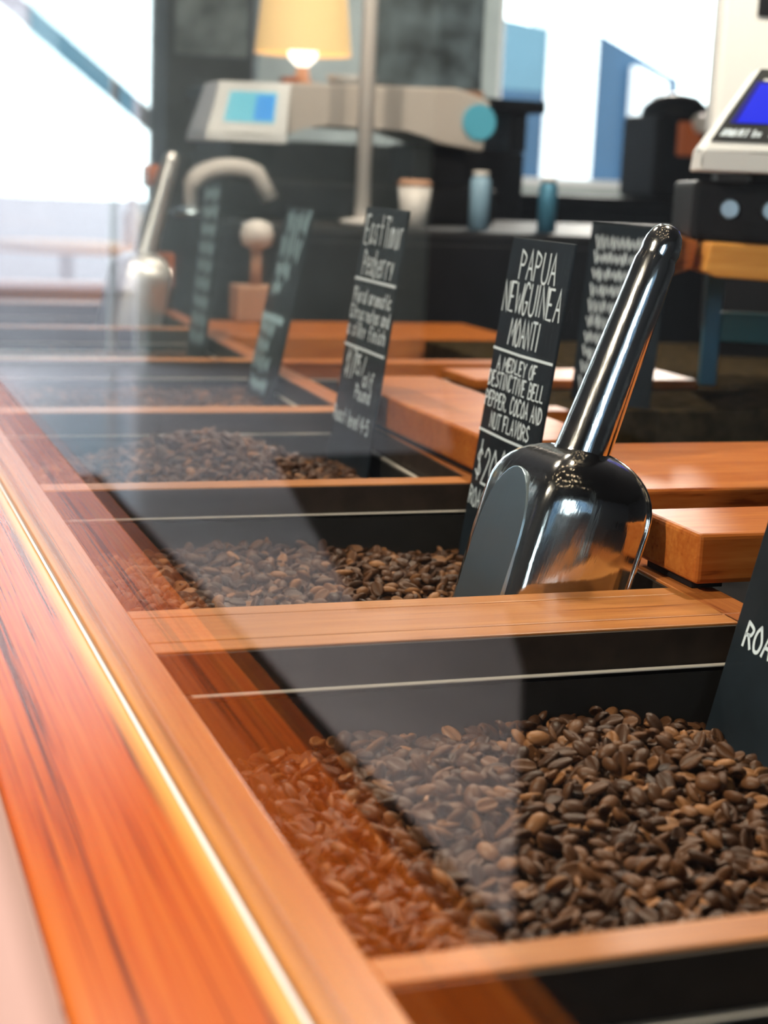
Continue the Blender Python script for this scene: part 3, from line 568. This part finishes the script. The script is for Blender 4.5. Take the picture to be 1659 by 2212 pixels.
# ------------------------------------------------------------------ blurred things farther back
t = thing('back_cabinet', 'long black cabinet standing behind the staff side bins', 'cabinet', (0.56, 2.56, ZF))
box('body', (0, 0, 0), (1.9, 0.9, 1.04), M['black'], t, 0.01)
for x in (0.02, 0.64, 1.26): box('door', (x, -0.012, 0.1), (x + 0.6, 0.0, 1.02), M['black'], t, 0.004)
zt = 0.14
t = thing('weighing_scale', 'long grey scale with a cyan screen, blurred, under the lamp', 'weighing scale', (0.55, 3.0, zt), 'counter scales'); L0 = Vector((0.55, 3.0, zt))
BL, TL, BR, TR = (Vector(p) - L0 for p in ((0.553, 2.98, 0.290), (0.585, 3.02, 0.383), (0.703, 2.98, 0.290), (0.72, 3.02, 0.386)))
head(t, BL, TL, BR, TR, -0.014, 0.16, M['plastic']); F = facemap(BL, TL, BR, TR)
plate('screen', F, 0.18, 0.82, 0.22, 0.80, -0.0005, 0.002, M['cyan'], t); plate('screen_corner', F, 0.55, 0.80, 0.26, 0.74, 0.001, 0.003, M['cyanb'], t)
prism('body', [(0.14, 0.150), (0.165, 0.150), (0.195, 0.172), (0.24, 0.180), (0.40, 0.178), (0.47, 0.150), (0.56, 0.140), (0.57, 0.235), (0.50, 0.256), (0.16, 0.247)], 1, 0.02, 0.22, M['plasticg'], t, 0.006)
box('base', (0.02, 0.04, 0.0), (0.60, 0.26, 0.07), M['black'], t, 0.008); box('column', (0.07, 0.06, 0.07), (0.16, 0.14, 0.16), M['black'], t, 0.004)
box('column', (0.43, 0.06, 0.07), (0.54, 0.20, 0.15), M['black'], t, 0.004)
bm = bmesh.new(); bmesh.ops.create_cone(bm, cap_ends=True, segments=28, radius1=0.034, radius2=0.034, depth=0.006, matrix=Matrix.Translation((0.545, 0.016, 0.195)) @ Matrix.Rotation(math.pi / 2, 4, 'X')); frombm('badge', bm, M['bluebadge'], t)
t = thing('steel_pole', 'pale upright pole crossing in front of the grey scale', 'pole', (0.815, 2.86, zt))
tube('shaft', [(0, 0, 0.008), (0, 0, 0.9)], 0.014, M['pale'], t); lathe('base', [(0.04, 0), (0.04, 0.006), (0.016, 0.01)], (0, 0, 0), M['pale'], t)
t = thing('dark_shelf_unit', 'dark shelf unit carrying the lamp behind the grey scale', 'shelf unit', (0.80, 3.85, ZF))
box('body', (0, 0, 0), (0.76, 0.36, 1.20), M['black'], t, 0.01); box('shelf_top', (-0.02, -0.02, 1.295), (0.80, 0.38, 1.325), M['black'], t, 0.004)
for x in (0.0, 0.72): box('upright', (x, 0.0, 1.20), (x + 0.04, 0.36, 1.295), M['black'], t, 0.003)
zs_ = ZF + 1.325
t = thing('table_lamp', 'glowing yellow lamp with a tapered shade on the dark shelf', 'lamp', (1.02, 4.0, zs_))
lathe('lamp_shade', [(0.118, 0.085), (0.085, 0.40), (0.083, 0.40), (0.116, 0.085)], (0, 0, 0), M['shade'], t, 32, False)
lathe('base', [(0.075, 0), (0.075, 0.012), (0.02, 0.02), (0.012, 0.06)], (0, 0, 0), M['pinkbrown'], t); lathe('bulb', [(0.012, 0.055), (0.034, 0.075), (0.036, 0.10), (0.02, 0.13), (0.004, 0.14)], (0, 0, 0), M['bulb'], t)
t = thing('wooden_block', 'small orange block beside the lamp base', 'block', (0.955, 3.88, zs_)); box('block', (-0.02, -0.02, 0), (0.02, 0.02, 0.022), M['orange'], t, 0.002)
t = thing('white_bowl', 'white bowl right of the lamp base', 'bowl', (1.115, 3.9, zs_)); lathe('bowl', [(0.025, 0), (0.05, 0.012), (0.062, 0.034), (0.058, 0.034), (0.045, 0.014), (0.004, 0.006)], (0, 0, 0), M['pale'], t)
t = thing('chalkboard', 'dark menu chalkboard with a wooden lower edge behind the scale', 'chalkboard', (1.20, 3.98, zs_))
box('board', (0, 0.0, 0.02), (0.285, 0.015, 0.5), mat('smeared_slate', (0.10, 0.14, 0.17), 0.6, noise=0.8, nscale=14), t, 0.002); box('lower_frame', (-0.005, -0.008, 0.0), (0.29, 0.018, 0.022), M['pinkbrown'], t, 0.002)
t = thing('coffee_grinder', 'dark grinder with rounded hood, red orange front and pale dial', 'grinder', (2.61, 4.9, ZF + 1.0955))
box('body', (-0.13, 0, 0), (0.15, 0.26, 0.27), M['black'], t, 0.02, 3); lathe('hood', [(0.12, 0.262), (0.11, 0.30), (0.07, 0.335), (0.02, 0.345)], (0, 0.13, 0), M['black'], t)
box('front_plate', (-0.06, -0.012, 0.14), (0.03, 0.0, 0.25), M['orange'], t, 0.008)
bm = bmesh.new(); bmesh.ops.create_cone(bm, cap_ends=True, segments=24, radius1=0.034, radius2=0.03, depth=0.03, matrix=Matrix.Translation((0.02, -0.02, 0.245)) @ Matrix.Rotation(math.pi / 2, 4, 'X')); frombm('dial', bm, M['pale'], t)
t = thing('rear_counter', 'black rear counter under the blue and white window', 'counter', (1.5, 4.75, ZF))
box('body', (0, 0, 0), (3.2, 0.6, 1.06), M['black'], t, 0.01); box('worktop', (-0.02, -0.02, 1.06), (3.22, 0.62, 1.095), M['black'], t, 0.004)
for k, (x, r, h, m, lab) in enumerate(((0.985, 0.018, 0.085, 'paleblue', 'pale blue canister under the grey scale, left one'), (1.115, 0.017, 0.08, 'strut', 'blue canister under the grey scale, right one'))):
    t = thing('canister', lab, 'canister', (x, 2.72, zt), 'blue canisters'); lathe('body', [(r, 0), (r, h), (r * 0.7, h + 0.008)], (0, 0, 0), M[m], t); lathe('lid', [(r * 0.8, h + 0.008), (r * 0.8, h + 0.016)], (0, 0, 0), M['pale'], t)
t = thing('paper_cup', 'pale paper cup under the grey scale, beside the pole', 'cup', (0.885, 2.78, zt)); lathe('cup', [(0.022, 0), (0.03, 0.07)], (0, 0, 0), M['pale'], t); lathe('lid', [(0.031, 0.07), (0.031, 0.076), (0.024, 0.082)], (0, 0, 0), M['pinkbrown'], t)
# pale gooseneck, knobbed stick and small boxes at the far bins
t = thing('gooseneck_tap', 'pale curved spout on a thin stem beside the farthest sign', 'tap', (0.52, 2.95, zt))
arc = [(0.0, 0, 0.0), (0.0, 0, 0.05)] + [(0.075 - 0.075 * math.cos(a), 0, 0.05 + 0.04 * math.sin(a)) for a in np.linspace(0.15, 2.2, 9)] + [(0.148, 0, 0.035)]
tube('spout', arc, [0.012] * 2 + [0.016] * 10, M['pale'], t); lathe('base', [(0.028, 0), (0.028, 0.01), (0.014, 0.016)], (0, 0, 0), M['satin'], t)
t = thing('tamper', 'round pale knob on a brown stem standing in a tan block', 'tamper', (0.515, 2.45, -0.001))
box('block', (-0.034, -0.03, 0), (0.034, 0.03, 0.055), M['pinkbrown'], t, 0.004); tube('stem', [(0, 0, 0.055), (0, 0, 0.11)], 0.009, M['pinkbrown'], t)
lathe('knob', [(0.008, 0.108), (0.022, 0.115), (0.026, 0.13), (0.022, 0.146), (0.008, 0.153)], (0, 0, 0), M['pale'], t)
t = thing('orange_tin', 'small orange tin left of the pale curved spout', 'tin', (0.475, 3.05, -0.002)); tube('stand', [(0, 0, 0), (0, 0, 0.19)], 0.012, M['black'], t); lathe('tin', [(0.022, 0.19), (0.022, 0.225), (0.016, 0.23)], (0, 0, 0), M['orange'], t); lathe('foot', [(0.03, 0), (0.03, 0.006), (0.012, 0.01)], (0, 0, 0), M['black'], t)
t = thing('orange_box', 'orange and black packet behind the pale blue farthest sign', 'packet', (0.395, 2.62, 0.0)); box('packet', (-0.03, 0, 0.035), (0.03, 0.04, 0.09), M['orange'], t, 0.003); box('lower_band', (-0.0305, -0.001, 0.0), (0.0305, 0.041, 0.036), M['black'], t, 0.002)

# ------------------------------------------------------------------ pendant lamps over the counter (above the frame, seen in the steel)
def pendant(x, y, z, label, k=1.0):
    t = thing('pendant_lamp', label, 'pendant lamp', (x, y, z), 'pendant lamps over the counter')
    lathe('lamp_shade', [(0.11, 0.0), (0.09, 0.06), (0.03, 0.10), (0.028, 0.10), (0.086, 0.06), (0.107, 0.0)], (0, 0, 0), M['black'], t, 28, False)
    lathe('bulb', [(0.006, 0.0), (0.028, 0.018), (0.03, 0.035), (0.02, 0.06), (0.014, 0.09)], (0, 0, 0), M['pbulb'], t)
    tube('cord', [(0, 0, 0.10), (0, 0, ZC - z)], 0.004, M['black'], t, 8)
    l = bpy.data.lights.new('lamp_light', 'POINT'); l.energy = LAMP_W * k; l.color = LAMP_C; l.shadow_soft_size = 0.03
    lo = link(bpy.data.objects.new('lamp_light', l), t); lo.location = (0, 0, -0.035)
pendant(-0.68, 0.60, 0.88, 'black pendant lamp over the customer side of the counter', 1.12)
pendant(0.20, 1.95, 1.25, 'black pendant lamp over the fourth bin', 0.8)
pendant(0.95, 2.75, 1.55, 'added pendant lamp brightening the long grey scale and chalkboard', 0.55)  # unseen lamp added to brighten the scale, chalkboard and pillar
pendant(0.85, 1.35, 1.35, 'black pendant lamp over the raised shelf')

for k, (x, y) in enumerate([(a, b) for a in (-1.5, -0.9, -0.3, 0.3, 0.9) for b in (-1.8, -0.9, 0.0, 0.9, 1.8)]):
    t = thing('ceiling_spot', 'small warm round spot lamp set in the dark ceiling', 'spot lamp', (x + 0.13 * (k % 3), y + 0.17 * (k % 2), ZC), 'warm ceiling spots above the counter')
    lathe('housing', [(0.06, -0.05), (0.062, -0.001)], (0, 0, 0), M['black'], t, 16, False); lathe('bulb', [(0.004, -0.06), (0.042, -0.05), (0.046, -0.02)], (0, 0, 0), M['sbulb'], t, 12)
l = bpy.data.lights.new('lamp_light', 'POINT'); l.energy = 380; l.color = (1.0, 0.9, 0.8); l.shadow_soft_size = 0.1  # unseen light added to brighten the far wall
t = thing('far_wall_fill_lamp', 'unseen globe lamp added to brighten the far wall', 'pendant lamp', (3.4, 6.8, 1.75)); lathe('globe', [(0.01, -0.12), (0.08, -0.09), (0.12, 0), (0.08, 0.09), (0.02, 0.12)], (0, 0, 0), M['bulb'], t); tube('cord', [(0, 0, 0.12), (0, 0, ZC - 1.75)], 0.005, M['black'], t, 8)
lo = link(bpy.data.objects.new('lamp_light', l), t); lo.location = (0, 0, -0.24)
